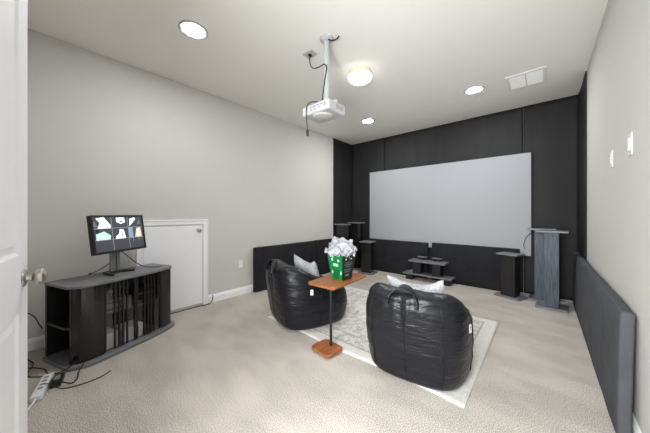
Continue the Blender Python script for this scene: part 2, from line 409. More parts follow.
# ------------------------------------------------------------------ rug
RX0, RX1, RY0, RY1 = -2.335, -.356, 1.668, 3.222
rcx, rcy, rhx, rhy = (RX0+RX1)/2, (RY0+RY1)/2, (RX1-RX0)/2, (RY1-RY0)/2
def rug():
    bm = bmesh.new(); nx, ny = 60, 48; g = []
    for i in range(nx+1):
        row = []
        for j in range(ny+1):
            x = -rhx+2*rhx*i/nx; y = -rhy+2*rhy*j/ny
            yy = y+.012*math.exp(-((y+rhy)/.25)**2)*math.sin((x+.9)*5.5)
            row.append((x, yy, .010+.0015*noise.noise((x*4, y*4, 0))))
        g.append(row)
    top = [[bm.verts.new(p) for p in r] for r in g]; bot = [[bm.verts.new((p[0], p[1], .001)) for p in r] for r in g]
    for i in range(nx):
        for j in range(ny):
            bm.faces.new((top[i][j], top[i+1][j], top[i+1][j+1], top[i][j+1])); bm.faces.new((bot[i][j], bot[i+1][j], bot[i+1][j+1], bot[i][j+1]))
    for i in range(nx):
        for j in (0, ny): bm.faces.new((top[i][j], top[i+1][j], bot[i+1][j], bot[i][j]))
    for j in range(ny):
        for i in (0, nx): bm.faces.new((top[i][j], top[i][j+1], bot[i][j+1], bot[i][j]))
    o = finish(bm, 'area_rug', rugmat(rhx, rhy), smooth=True, loc=(rcx, rcy, 0))
    tag(o, 'cream area rug with faded grey scroll pattern under the bean bag chairs', 'rug')
rug()

# ------------------------------------------------------------------ bean bag chairs
CA, CB, CN = .352, .385, 3.3
def sup(phi, a=CA, b=CB, n=CN):
    c, s = math.cos(phi), math.sin(phi); r = (abs(c/a)**n+abs(s/b)**n)**(-1/n); return r*c, r*s
def ss(a, b, x):
    t = max(0, min(1, (x-a)/(b-a))); return t*t*(3-2*t)
def rimh(x, y):
    h = .622-.13*ss(-.28, .12, y)-.14*ss(.04, .40, y)
    return h-.03*ss(.24, .37, abs(x))*ss(-.2, .0, y)-.03*ss(.24, .37, abs(x))
def topz(x, y):
    h = rimh(x, y)
    e = max(abs(x)/(CA*.80), 0)
    seat = ss(-.22, -.04, y)*(1-ss(.55, .98, e))*(1-.55*ss(.2, .36, y))
    return h-.29*seat
PROF = [(0, .84), (.012, .90), (.05, .955), (.12, .985), (.22, 1.0), (.32, 1.02), (.42, 1.03), (.52, 1.03), (.62, 1.025), (.72, 1.02), (.80, 1.01), (.87, .995), (.93, .97), (.975, .925), (1.0, .87)]
def sidept(phi, t, out=.0):
    x, y = sup(phi); h = rimh(x*.9, y*.9)
    for (t0, s0), (t1, s1) in zip(PROF, PROF[1:]):
        if t0 <= t <= t1: s = s0+(s1-s0)*(t-t0)/(t1-t0)
    L_ = math.hypot(x, y); z = t*h; d = 0
    if 0 < t < .97:
        # creases, strongest low down where the bag sags
        f = noise.noise((x*2.2, y*2.2, z*15+x*2.5))*.6+noise.noise((x*4, y*4, z*30+y*3))*.35
        d = (.009*f+.009*noise.noise((x*5, y*5, z*3+4)))*(1 if t > .03 else .3)
        d -= .010*math.exp(-((t-.90)/.035)**2)
        if y < 0: d += .009*math.sin(x*75)*math.exp(-(x/.085)**2)*ss(.5, .8, t)   # gathers under the loop
    q = s+(d+out)/L_
    lean = -.07*max(0, -y/CB)*t**1.5
    return Vector((x*q, y*q+lean, z))
def beanbag():
    bm = bmesh.new(); N = 120; rings = []
    ts = [p[0] for p in PROF]; tt = []
    for a, b in zip(ts, ts[1:]):
        n = 2 if b-a > .04 else 1
        tt += [a+(b-a)*q/n for q in range(n)]
    tt.append(1.0)
    for t in tt: rings.append([bm.verts.new(sidept(2*PI*i/N, t)) for i in range(N)])
    for kq in (.80, .74, .67, .6, .5, .4, .3, .2, .1):
        ring = []
        for i in range(N):
            phi = 2*PI*i/N; x, y = sup(phi); x *= kq; y *= kq
            z = topz(x, y)+.006*noise.noise((x*7, y*7, 2))+.01*noise.noise((x*13, y*5, 6))+(.012 if kq > .6 else 0)*max(0, 1-ss(-.25, -.1, y))
            ring.append(bm.verts.new((x, y-.07*max(0, -y/kq/CB)*kq, z)))
        rings.append(ring)
    for a, b in zip(rings, rings[1:]):
        for i in range(N): bm.faces.new((a[i], a[(i+1) % N], b[(i+1) % N], b[i]))
    bm.faces.new(rings[0])
    c = bm.verts.new((0, 0, topz(0, 0)))
    for i in range(N): bm.faces.new((rings[-1][i], rings[-1][(i+1) % N], c))
    return bm
def build_chair(loc, label, rz=0):
    t = thing('bean_bag_chair', label, 'bean bag chair', loc, rz, 'bean bag chairs on the rug')
    finish(beanbag(), 'bag_body', M['nylon'], t, smooth=True, sub=1)
    for deg in (-90, -57, -123, -5, 185, 90):
        ph = math.radians(deg)
        TB('seam', M['nylonseam'], [sidept(ph, q, .002) for q in (.03, .1, .2, .3, .4, .5, .6, .7, .8, .9, .96)], .0028, t, n=6)
    TB('piping', M['nylonseam'], [sidept(math.radians(a), .905, .0) for a in range(-200, 25, 8)], .004, t, n=6)
    # carry loop on the back crest
    def strap(pts, wd=.017):
        bm = bmesh.new(); P = smooth_path(pts, 8); rows = []
        for i, p in enumerate(P):
            tg = (P[min(i+1, len(P)-1)]-P[max(i-1, 0)]).normalized(); nn = tg.cross(Vector((0, 1, 0))).normalized()
            rows.append([bm.verts.new(p+Vector((0, a, 0))+nn*b) for a, b in ((-wd, -.004), (wd, -.004), (wd, .004), (-wd, .004))])
        for a, b in zip(rows, rows[1:]):
            for j in range(4): bm.faces.new((a[j], a[(j+1) % 4], b[(j+1) % 4], b[j]))
        bm.faces.new(rows[0]); bm.faces.new(rows[-1]); return bm
    finish(strap([(x_*.78+.0, y_-.02, z_+.004) for x_, y_, z_ in [(-.125, -.425, .55), (-.115, -.42, .60), (-.085, -.405, .63), (-.04, -.385, .662), (.0, -.38, .668), (.045, -.385, .656), (.085, -.405, .625), (.115, -.42, .59), (.12, -.425, .55)]], .026), 'carry_handle', M['nylon'], t, smooth=True, bevel=0)
    # gathered fold below the handle
    # white side label
    ph = math.radians(-20); c = sidept(ph, .70, .004); bm = bmesh.new(); box(bm, -.003, .003, -.014, .014, -.026, .026)
    lb = finish(bm, 'brand_tag', M['label_w'], t, loc=c, rot=(0, math.radians(-3), ph)); lb['label'] = 'small white fabric tag'
    bm = bmesh.new()
    for z0, z1 in ((-.015, -.011), (-.004, .000), (.007, .015)): box(bm, .003, .0036, -.006, .006, z0, z1)
    finish(bm, 'tag_print', M['plastic_g'], lb)
    return t
build_chair((-1.995, 1.972, .012), 'left bean bag chair in black nylon, nearer the left wall', math.radians(-17))
build_chair((-.74, 1.985, .012), 'right bean bag chair in black nylon, closest to the camera', math.radians(7))
# pillows
def pillow(loc, rz, label, sd, lean=.28):
    bm = bmesh.new(); n = 20; Wd, Hd, Td = .235, .195, .062
    def P(u, v, s):
        ear = 1+.0*u
        pin = 1-.10*(1-abs(u)**2)*(abs(v)**3) if True else 1
        pinu = 1-.10*(1-abs(v)**2)*(abs(u)**3)
        x = u*Wd*pinu; z = v*Hd*pin
        if v > 0: z -= .055*(1-min(1, abs(u)*1.15)**2)*v**2   # sagging top edge between two ears
        f = max(0, (1-u**4)*(1-v**4))**.55
        y = s*Td*f+.006*noise.noise((u*2+sd, v*2, s))
        return (x, y, z)
    for s in (-1, 1):
        g = [[bm.verts.new(P(-1+2*i/n, -1+2*j/n, s)) for j in range(n+1)] for i in range(n+1)]
        for i in range(n):
            for j in range(n): bm.faces.new((g[i][j], g[i+1][j], g[i+1][j+1], g[i][j+1]))
    bmesh.ops.remove_doubles(bm, verts=bm.verts[:], dist=.0015)
    o = finish(bm, 'throw_pillow', M['pillow'], smooth=True, sub=1, loc=loc, rot=(lean, -.07 if sd == 5 else .03, rz))
    tag(o, label, 'pillow', 'light grey throw pillows')
pillow((-1.985, 1.957, .495), math.radians(-14), 'light grey throw pillow propped in the left bean bag chair', 1)
pillow((-.745, 1.94, .49), -.03, 'light grey throw pillow propped in the right bean bag chair', 5)

# ------------------------------------------------------------------ side table with bucket
st = thing('side_table', 'C-shaped side table with wooden top on a black pole, between the bean bags', 'side table', (-1.376, 1.585, .0135), 0)
def cham(cx, cy, hx, hy, c, rz):
    pts = [(-hx+c, -hy), (hx-c, -hy), (hx, -hy+c), (hx, hy-c), (hx-c, hy), (-hx+c, hy), (-hx, hy-c), (-hx, -hy+c)]
    return [(cx+x*math.cos(rz)-y*math.sin(rz), cy+x*math.sin(rz)+y*math.cos(rz)) for x, y in pts]
TR = math.radians(-9)
bm = bmesh.new(); prism(bm, cham(0, 0, .110, .097, .026, math.radians(-6)), .001, .026); finish(bm, 'base', M['wood'], st, bevel=.003)
bm = bmesh.new(); prism(bm, cham(-.105, .295, .150, .285, .018, math.radians(3)), .506, .530)
finish(bm, 'table_top', M['wood'], st, bevel=.003)
LT('pole', M['blackmetal'], [(.0115, .026), (.0115, .506)], st, c=(0.012, .04, 0), n=16)
LT('pole_flange', M['blackmetal'], [(.03, .499), (.03, .506)], st, c=(0.012, .04, 0), n=16)
# bucket
bk = thing('popcorn_bucket', 'green and black printed popcorn bucket standing on the wooden side table', 'bucket', (-1.455, 1.893, .544), math.radians(-5))
def bucket():
    bm = bmesh.new(); b, t, h = .066, .097, .235; n = 8
    mats = {}
    sides = [((-1, -1), (1, -1)), ((1, -1), (1, 1)), ((1, 1), (-1, 1)), ((-1, 1), (-1, -1))]
    for si, (p, q) in enumerate(sides):
        for wall in (0, 1):
            sh = .004*wall; lo, hi = [], []
            for i in range(n+1):
                s = i/n; ux, uy = p[0]+(q[0]-p[0])*s, p[1]+(q[1]-p[1])*s
                sc = .006*math.sin(PI*s)     # slightly arched rim
                tt = (h+sc)/h; r1 = b+(t-b)*tt
                lo.append(bm.verts.new((ux*(b-sh), uy*(b-sh), .002*wall))); hi.append(bm.verts.new((ux*(r1-sh), uy*(r1-sh), h+sc)))
            for i in range(n):
                f = bm.faces.new((lo[i], lo[i+1], hi[i+1], hi[i])); f.material_index = 0 if si in (0, 2) else 1
    v = [bm.verts.new((x*b, y*b, .001)) for x, y in ((-1, -1), (1, -1), (1, 1), (-1, 1))]; bm.faces.new(v)
    return bm
finish(bucket(), 'carton', [M['green'], M['darkcard']], bk)
def onface(face, polys, m, name):
    """polys in face coordinates: s -1..1 across, z height 0..1; printed 0.4 mm proud of the carton"""
    b, t, h = .066, .097, .235; bm = bmesh.new()
    for poly in polys:
        for off in (.0008,):
            vs_ = []
            for s, z in poly:
                r = b+(t-b)*z
                if face == 'F': vs_.append(bm.verts.new((s*r, -r-off, z*h)))
                else: vs_.append(bm.verts.new((r+off, s*r, z*h)))
            bm.faces.new(vs_)
    o = finish(bm, name, m, bk); return o
def disc(cs, cz, rs, rz, n=14): return [(cs+rs*math.cos(2*PI*i/n), cz+rz*math.sin(2*PI*i/n)) for i in range(n)]
for q in (disc(-.42, .80, .13, .055), disc(.46, .79, .13, .055), [(-.30, .545), (.34, .545), (.38, .60), (.34, .655), (-.30, .655), (-.34, .60)], disc(-.62, .30, .1, .06), disc(.82, .30, .07, .08)): onface('F', [q], M['print_w'], 'printed_mark')
bm_p = []
for q in range(4):
    for r_ in range(4):
        bm_p.append([(-.42+.26*q, .06+.09*r_), (-.22+.26*q, .06+.09*r_), (-.22+.26*q, .125+.09*r_), (-.42+.26*q, .125+.09*r_)])
onface('F', bm_p, M['print_dg'], 'printed_grid')
bm = bmesh.new()
for s0 in (-.09, .13):
    r = .066+.031*.6
    vs_ = []
    for s, z in disc(s0, .60, .085, .036): rr = .066+.031*z; vs_.append(bm.verts.new((s*rr, -rr-.0016, z*.235)))
    bm.faces.new(vs_)
finish(bm, 'printed_rings', M['green'], bk)
side_p = [disc(-.45, .84, .09, .03), disc(.35, .84, .09, .03)]
for zz, wd in ((.70, .5), (.62, .75), (.54, .45), (.42, .7), (.34, .6)):
    side_p.append([(-wd, zz-.014), (wd*.8, zz-.014), (wd*.8, zz+.014), (-wd, zz+.014)])
for q in side_p[:2]: onface('R', [q], M['print_w'], 'printed_mark')
onface('R', side_p[2:] + [disc(-.05, .2, .35, .05)], M['print_g'], 'printed_lettering')
# tissue paper
def tissue():
    bm = bmesh.new(); n = 40
    for lay in range(3):
        g = []
        for i in range(n+1):
            row = []
            for j in range(n+1):
                u, v = -1+2*i/n, -1+2*j/n; r = math.sqrt(u*u+v*v)
                ang = math.atan2(v, u)+lay*.7
                spike = .5+.5*math.sin(ang*4+lay*2.1)+.35*math.sin(ang*7+lay)
                hgt_ = .055+.105*min(1, r)**1.5*max(.05, spike)*(.62+.25*lay)
                rad = .042+.06*min(1.15, r)
                x = u*rad*1.08+.015*noise.noise((u*3, v*3, lay)); y = v*rad*1.08+.015*noise.noise((u*3, v*3, lay+8))
                z = .10+hgt_+.02*noise.noise((u*4, v*4, lay*3))+.012*noise.noise((u*9, v*9, lay*5))
                lim = .060+.033*min(1, z/.235)*.9
                if z < .235: x = max(-lim, min(lim, x)); y = max(-lim, min(lim, y))
                row.append(bm.verts.new((x, y, z)))
            g.append(row)
        for i in range(n):
            for j in range(n): bm.faces.new((g[i][j], g[i+1][j], g[i+1][j+1], g[i][j+1]))
    return bm
def tissue2():
    """crumpled sheets: faceted petals rising from the bucket"""
    bm = bmesh.new(); rnd = random.Random(3)
    def sheet(c, w_, h_, yaw, tilt, sd):
        n = 6; g = []
        R = Matrix.Rotation(yaw, 3, 'Z') @ Matrix.Rotation(tilt, 3, 'X')
        for i in range(n+1):
            row = []
            for j in range(n+1):
                u, v = -1+2*i/n, j/n
                wv = w_*(.5+.9*v-.55*v*v)
                p = Vector((u*wv, .05*noise.noise((u*1.4+sd, v*1.6, sd))+.02*noise.noise((u*4, v*4, sd+3)), v*h_*(1-.35*abs(u)**1.4+.25*noise.noise((u*1.5+sd, 1, sd)))))
                row.append(bm.verts.new(R @ p+Vector(c)))
            g.append(row)
        for i in range(n):
            for j in range(n): bm.faces.new((g[i][j], g[i+1][j], g[i+1][j+1], g[i][j+1]))
    for q in range(8):
        a = 2*PI*q/8+.3; r = .05 if q % 2 else .06
        sheet((r*math.cos(a), r*math.sin(a), .20), .085, .085+.03*rnd.random(), a+PI/2+rnd.uniform(-.3, .3), .6+.35*rnd.random(), q*1.7)
    for q in range(7):
        a = 2*PI*q/7+.2; r = .032; sheet((r*math.cos(a), r*math.sin(a), .17), .085, .15+.05*rnd.random(), a+PI/2+rnd.uniform(-.3, .3), .12+.35*rnd.random(), q*2.9+40)
    return bm
tp = finish(tissue2(), 'tissue_paper', M['paper'], loc=(-1.455, 1.893, .553), rot=(0, 0, math.radians(-5)))
tp.scale = (1.16, 1.16, 1.07)
so = tp.modifiers.new('sol', 'SOLIDIFY'); so.thickness = .0012
tag(tp, 'crumpled white tissue paper stuffed in the popcorn bucket', 'tissue paper')

# ------------------------------------------------------------------ speaker stands
def stand(name, label, loc, rz, h, bw, bd, cw_, cd, tw, td, mcol, group, mtop='greytop'):
    t = thing(name, label, 'speaker stand', loc, rz, group)
    B('base_plate', M[mtop], (-bw/2, bw/2, -bd/2, bd/2, .001, .024), t, bevel=.003)
    B('column', M[mcol], (-cw_/2, cw_/2, -cd/2, cd/2, .024, h-.022), t, bevel=.004)
    B('top_plate', M[mtop], (-tw/2, tw/2, -td/2, td/2, h-.022, h), t, bevel=.003)
    return t
gs = 'tall black speaker stands in the corners'
stand('speaker_stand', 'tall weathered blue-black stand in right corner, front one of the pair', (.075, 4.172, 0), math.radians(-3), .955, .30, .27, .138, .17, .30, .22, 'worn', gs)
stand('speaker_stand', 'tall weathered blue-black stand behind the front tall stand in right corner', (-.02, 4.455, 0), 0, .965, .265, .26, .15, .15, .29, .22, 'worn', gs)
stand('speaker_stand', 'tall glossy black stand at far left corner, left of its pair', (-3.11, 4.085, 0), math.radians(2), .955, .28, .28, .2, .18, .27, .22, 'gloss', gs)
stand('speaker_stand', 'tall glossy black stand at far left corner, right of its pair against the back wall', (-2.985, 4.40, 0), 0, .985, .28, .24, .18, .16, .30, .22, 'gloss', gs)
gs2 = 'short black speaker stands'
stand('speaker_stand', 'short black stand right of the screen, left of the tall pair', (-.352, 4.325, 0), math.radians(-20), .61, .31, .25, .17, .15, .26, .22, 'blackwood', gs2)
stand('speaker_stand', 'short black stand left of the screen, right of the tall glossy pair', (-2.60, 4.22, 0), math.radians(8), .625, .30, .28, .19, .17, .25, .24, 'gloss', gs2)
# low centre stand
cs = thing('centre_speaker_stand', 'low two-tier black shelf stand on the carpet under the screen', 'speaker stand', (-1.5, 4.388, 0))
B('lower_board', M['greytop'], (-.405, .405, -.11, .11, .095, .118), cs, bevel=.003)
for x in (-.30, .32): B('foot', M['blackwood'], (x-.06, x+.06, -.09, .09, .001, .095), cs, bevel=.003)
for x in (-.165, .16): B('pillar', M['blackwood'], (x-.065, x+.065, -.08, .08, .118, .325), cs, bevel=.003)
B('upper_board', M['greytop'], (-.30, .305, -.12, .12, .325, .352), cs, bevel=.003)
for x, l in ((-1.618, 'small black block with grey top on low centre stand, left one'), (-1.372, 'small black block with grey top on low centre stand, right one')):
    t = thing('speaker_block', l, 'block', (x, 4.458, .3525), 0, 'small blocks on the low centre stand')
    B('block_body', M['blackwood'], (-.065, .065, -.035, .035, 0, .04), t, bevel=.003)
    B('block_top', M['greytop'], (-.08, .08, -.045, .045, .04, .05), t, bevel=.002)
bm = bmesh.new(); prism(bm, [(-.045, 0), (.05, 0), (.05, .055), (.03, .055), (-.045, .012)], -.04, .04)
wd = finish(bm, 'grey_wedge', M['plastic_g'], loc=(-1.80, 4.37, .1185), rot=(PI/2, 0, 0), bevel=.004); tag(wd, 'small grey wedge on the left end of the low centre stand', 'wedge')
TB('speaker_cable', M['cable'], [(-.205, 4.56, .66), (-.215, 4.575, .72), (-.19, 4.57, .82), (-.13, 4.56, .90), (-.10, 4.53, .972)], .004)
tag(bpy.data.objects['speaker_cable'], 'thin black cable curving up to the tall stands right of the screen', 'cable')

# ------------------------------------------------------------------ media cabinet
CR = math.radians(18.5); P0 = Vector((-2.978, 0.005)); uu = Vector((math.cos(CR), math.sin(CR))); vv = Vector((-math.sin(CR), math.cos(CR)))
W_ = .84; CH = .618
def cabp(u, v): q = P0+uu*u+vv*v; return q
cab = thing('media_cabinet', 'bow-fronted black media cabinet with glass doors against the left wall', 'cabinet', (P0.x, P0.y, 0), CR)
TAB = [(0, .34), (.015, .352), (.035, .372), (.06, .395), (.09, .408), (.14, .414), (.22, .412), (.34, .408), (.46, .405), (.56, .400), (.66, .388), (.73, .375), (.78, .360), (.81, .345), (.825, .33), (.84, .30)]
def U(v, off=0):
    v = max(0, min(W_, v))
    for (a, x), (b, y) in zip(TAB, TAB[1:]):
        if a <= v <= b: return x+(y-x)*(v-a)/(b-a)+off
def outline(off, v0=0, v1=W_, n=40):
    return [(U(v0+(v1-v0)*i/n)+off, v0+(v1-v0)*i/n) for i in range(n+1)]
def plan(off):
    pts = [(0, -off*.3)]+[(u, v) for u, v in [(U(0)+off*.8, -off*.3)]+outline(off)[1:-1]+[(U(W_)+off*.5, W_+off*.5)]]+[(0, W_+off*.5)]
    return pts
bm = bmesh.new(); prism(bm, plan(.0), CH-.022, CH); finish(bm, 'cabinet_top', M['greytop'], cab, bevel=.004)
bm = bmesh.new(); prism(bm, plan(.04), .001, .026); finish(bm, 'cabinet_base', M['greytop'], cab, bevel=.004)
B('back_panel', M['blackwood'], (.004, .014, .02, W_-.02, .03, CH-.022), cab)
B('corner_post', M['blackwood'], (.004, .03, .004, .02, .03, CH-.022), cab)
B('divider', M['blackwood'], (.014, .375, .20, .212, .03, CH-.022), cab); B('divider', M['blackwood'], (.014, .35, .69, .702, .03, CH-.022), cab)
def strip(v0, v1, off, th, z0, z1, n=16):
    bm = bmesh.new(); pl = outline(off, v0, v1, n); inn = outline(off-th, v0, v1, n)
    prism(bm, pl+inn[::-1], z0, z1); return bm
def shelf(v0, v1, z, name, off=-.03):
    bm = bmesh.new(); pl = [(.015, v0)]+outline(off, v0, v1, 12)+[(.015, v1)]; prism(bm, pl, z, z+.018); return finish(bm, name, M['blackwood'], cab, bevel=.002)
shelf(.006, .199, .285, 'end_shelf', -.045); shelf(.216, .679, .30, 'middle_shelf', -.06)
# end opening: front stile then the curved panels
finish(strip(.022, .208, -.016, .016, .03, CH-.022), 'curved_panel', M['gloss'], cab, smooth=False)
finish(strip(.692, W_-.012, -.016, .016, .03, CH-.022), 'curved_panel', M['gloss'], cab)
for v0, v1 in ((.212, .448), (.452, .688)):
    d = finish(strip(v0, v1, -.026, .005, .034, CH-.026), 'glass_door', M['glass'], cab); d['label'] = 'smoked glass door'
    for i, f in enumerate((.31, .44, .57, .70) if v0 < .3 else (.30, .43, .56, .69)):
        v = v0+(v1-v0)*f; B('door_bar', M['blackmetal'], (U(v)-.026, U(v)-.014, v-.006, v+.006, .036, CH-.027), d)
    for f in (.025, .975):
        v = v0+(v1-v0)*f; B('door_stile', M['blackmetal'], (U(v)-.032, U(v)-.018, v-.006, v+.006, .034, CH-.026), d)
# contents behind the glass
def put(name, label, cat, u0, u1, v0, v1, z0, z1, m, group=None, bevel=.003):
    o = thing(name, label, cat, (*cabp((u0+u1)/2, (v0+v1)/2), z0), CR, group)
    B('casing', M[m], (-(u1-u0)/2, (u1-u0)/2, -(v1-v0)/2, (v1-v0)/2, 0, z1-z0), o, bevel=bevel); return o
put('carton_box', 'white box on the cabinet floor behind the left glass door, left one', 'box', .18, .35, .225, .33, .0305, .16, 'box_w', 'white boxes in the cabinet')
o = put('carton_box', 'white box on the cabinet floor behind the glass doors, right one', 'box', .19, .35, .37, .53, .0305, .15, 'box_w', 'white boxes in the cabinet')
B('printed_strip', M['plastic_b'], (.0801, .0812, .025, .04, .02, .10), o)
for z, hh, l in ((.3185, .06, 'lower grey recorder in the stack on the cabinet shelf'), (.379, .05, 'upper grey recorder in the stack on the cabinet shelf')):
    o = put('recorder', l, 'recorder', .08, .335, .235, .44, z, z+hh, 'device', 'recorders on the cabinet shelf')
    B('front_slot', M['plastic_b'], (.1275, .129, -.08, .04, hh*.45, hh*.7), o)
o = put('receiver', 'black receiver on the cabinet shelf behind the right glass door', 'receiver', .06, .325, .47, .665, .3185, .46, 'plastic_b')
B('front_slot', M['plastic_g'], (.1325, .134, -.07, .07, .09, .1), o)

# ------------------------------------------------------------------ monitor
mc = Vector((-2.958, .437))
MR = math.radians(33.3)
mon = thing('computer_monitor', 'black flat monitor showing a grid of camera views on the media cabinet', 'monitor', (mc.x, mc.y, CH+.0005), MR)
# local: +x faces the room, y along the cabinet
tilt = math.radians(-8)
MW, MH, Z0 = .247, .167, .197
def tl(x, z):   # tilt about (0.03, Z0)
    a = -tilt; dx, dz = x-.03, z-(Z0+MH); return (.03+dx*math.cos(a)-dz*math.sin(a), Z0+MH+dx*math.sin(a)+dz*math.cos(a))
hd = finish(bmesh.new(), 'display_housing', M['plastic_b'], mon)
bm = bmesh.new(); box(bm, -.02, .016, -MW, MW, -MH, MH); box(bm, -.045, -.02, -.15, .15, -.11, .11)
bm.to_mesh(hd.data); bm.free(); hd.location = (.045, 0, Z0+MH); hd.rotation_euler = (0, tilt, 0)
b_ = hd.modifiers.new('b', 'BEVEL'); b_.width = .004; b_.segments = 2
B('bezel', M['plastic_b'], [(.016, .021, -MW, MW, MH-.016, MH), (.016, .021, -MW, MW, -MH, -MH+.02), (.016, .021, -MW, -MW+.016, -MH+.02, MH-.016), (.016, .021, MW-.016, MW, -MH+.02, MH-.016)], hd)
SM = [emit('screen_dark', (60, 60, 68), 0.60), emit('screen_line', (150, 152, 160), 0.54), emit('screen_white', (236, 240, 240), 0.67), emit('screen_mint', (176, 214, 196), 0.65), emit('screen_tan', (208, 184, 160), 0.65), emit('screen_blue', (120, 150, 176), 0.60), emit('screen_shadow', (24, 24, 28), 0.54), emit('screen_grey', (100, 102, 110), 0.60)]
def screen():
    bm = bmesh.new(); y0, y1, z0, z1 = -MW+.016, MW-.016, -MH+.02, MH-.016
    def poly(pts, mi, x):
        f = bm.faces.new([bm.verts.new((x, y0+(y1-y0)*a, z0+(z1-z0)*b)) for a, b in pts]); f.material_index = mi
    poly([(0, 0), (1, 0), (1, 1), (0, 1)], 0, .0165)
    R = 1/3
    def cell(c, r, pts, mi, x=.0168): poly([((c+a)*R, (r+b)*R) for a, b in pts], mi, x)
    cell(0, 2, [(.2, 0), (.92, 0), (.95, .25), (.6, 1), (.15, .9), (.35, .5)], 2); cell(0, 2, [(0, .1), (.2, .2), (.1, .6), (0, .6)], 7)
    cell(1, 2, [(.3, .55), (.55, .35), (.85, .5), (.8, .95), (.3, .95)], 2); cell(1, 2, [(.45, .5), (.7, .55), (.6, .7)], 6, .0171)
    cell(2, 2, [(.1, .1), (.55, .75), (.5, .95), (.15, .8)], 2); cell(2, 2, [(.6, .2), (.9, .3), (.8, .8)], 7)
    cell(0, 1, [(.08, 0), (.85, 0), (.9, .35), (.55, .75), (.1, .55)], 3); cell(0, 1, [(.1, .6), (.3, .6), (.25, .9), (.1, .95)], 6); cell(0, 1, [(.3, .2), (.5, .25), (.45, .4), (.3, .35)], 2, .0171)
    cell(1, 1, [(.15, 0), (.8, 0), (.7, .8), (.45, .9), (.4, .45), (.2, .25)], 2); cell(1, 1, [(.5, .2), (.65, .25), (.6, .5)], 7, .0171)
    cell(2, 1, [(.02, 0), (.3, 0), (.3, 1), (.02, 1)], 5); cell(2, 1, [(.4, 0), (.9, 0), (.85, .95), (.55, .9)], 4); cell(2, 1, [(.6, .1), (.75, .2), (.7, .8), (.6, .7)], 2, .0171)
    for a in (R, 2*R): poly([(a-.004, 0), (a+.004, 0), (a+.004, 1), (a-.004, 1)], 1, .0174)
    for a in (R, 2*R): poly([(0, a-.006), (1, a-.006), (1, a+.006), (0, a+.006)], 1, .0174)
    for a in (.75, .88): poly([(a, .2), (a+.008, .2), (a+.008, .33), (a, .33)], 1, .0174)
    return bm
so_ = finish(screen(), 'screen', SM, hd); so_['label'] = 'lit screen with nine camera tiles'
B('stand_column', M['plastic_g'], [(-.012, .004, -.045, -.016, .02, .27), (-.012, .004, .016, .045, .02, .27), (-.014, -.006, -.016, .016, .02, .27)], mon, bevel=.003)
bm = bmesh.new(); prism(bm, [(-.07, -.055), (.09, -.12), (.10, -.095), (.03, -.03), (.03, .03), (.10, .095), (.09, .12), (-.07, .055)], 0, .02); finish(bm, 'stand_base', M['plastic_b'], mon, bevel=.005)

# ------------------------------------------------------------------ cables and power strip
mcx, mcy = mc.x, mc.y
TB('monitor_cable', M['cable'], [(mcx-.02, mcy+.02, .83), (mcx-.03, mcy+.08, .78), (mcx-.03, mcy+.16, .69), (mcx-.02, mcy+.24, .635), (mcx+.0, mcy+.33, .6235), (mcx-.03, mcy+.38, .6235)], .004)
TB('monitor_cable', M['cable'], [(mcx-.015, mcy+.04, .81), (mcx-.04, mcy-.0, .74), (mcx-.05, mcy-.08, .67), (mcx-.05, mcy-.15, .635), (mcx-.09, mcy-.17, .6235), (mcx-.15, mcy-.15, .6235)], .004)
tag(bpy.data.objects['monitor_cable'], 'black cable running right from the monitor across the cabinet top', 'cable', 'monitor cables')
tag(bpy.data.objects['monitor_cable.001'], 'black cable looping left from the monitor down to the cabinet top', 'cable', 'monitor cables')
ps = thing('power_strip', 'white power strip on the carpet beside the entry door', 'power strip', (-2.49, -.003, .001), math.radians(168))
B('strip_body', M['plastic_w'], (-.14, .14, -.027, .027, 0, .035), ps, bevel=.008)
for i in range(4): B('socket', M['plastic_g'], (-.06+.045*i, -.035+.045*i, -.012, .012, .0345, .0355), ps)
TB('strip_cord', M['plastic_w'], [(-.14, 0, .018), (-.18, .004, .012), (-.24, .02, .007), (-.33, .05, .007), (-.42, .07, .007)], .006, ps)
ad = thing('power_adapter', 'black power adapter beside the white power strip', 'adapter', (-2.505, .066, .001), math.radians(168))
B('adapter_body', M['plastic_b'], (-.06, .06, -.026, .026, 0, .04), ad, bevel=.006)
B('adapter_label', M['plastic_g'], (-.03, .03, -.015, .015, .04, .0405), ad)
def fc(label, pts, r=.004):
    o = TB('power_cable', M['cable'], pts, r); tag(o, label, 'cable', 'loose cables by the cabinet')
fc('black cable from the cabinet base looping to the power adapter', [(-2.57, .20, .05), (-2.53, .17, .02), (-2.47, .16, .006), (-2.42, .13, .006), (-2.45, .09, .02), (-2.455, .075, .025)])
fc('thin black cable trailing across the carpet along the cabinet front', [(-2.40, .33, .005), (-2.36, .26, .005), (-2.36, .16, .005), (-2.40, .08, .005), (-2.46, .02, .04), (-2.55, -.03, .006)], .003)
fc('black cable on the carpet between power strip and the left wall', [(-2.645, -.0, .02), (-2.70, -.03, .006), (-2.78, -.08, .006), (-2.95, -.05, .006), (-3.1, -.09, .006)])
fc('black cable hanging from the wall into the cabinet back', [(-3.25, -.10, .34), (-3.18, -.05, .31), (-3.08, -.02, .26), (-3.035, -.005, .24)])
fc('black cable bunched beside the open cabinet end', [(-2.58, .165, .08), (-2.60, .10, .03), (-2.68, .03, .006), (-2.80, .0, .006), (-2.9, -.08, .006), (-2.8, -.13, .006)])
fc('black cable curling beneath the low white door', [(-3.245, .75, .008), (-3.24, 1.0, .008), (-3.235, 1.25, .008), (-3.22, 1.38, .008), (-3.238, 1.45, .03), (-3.25, 1.47, .10)], .005)

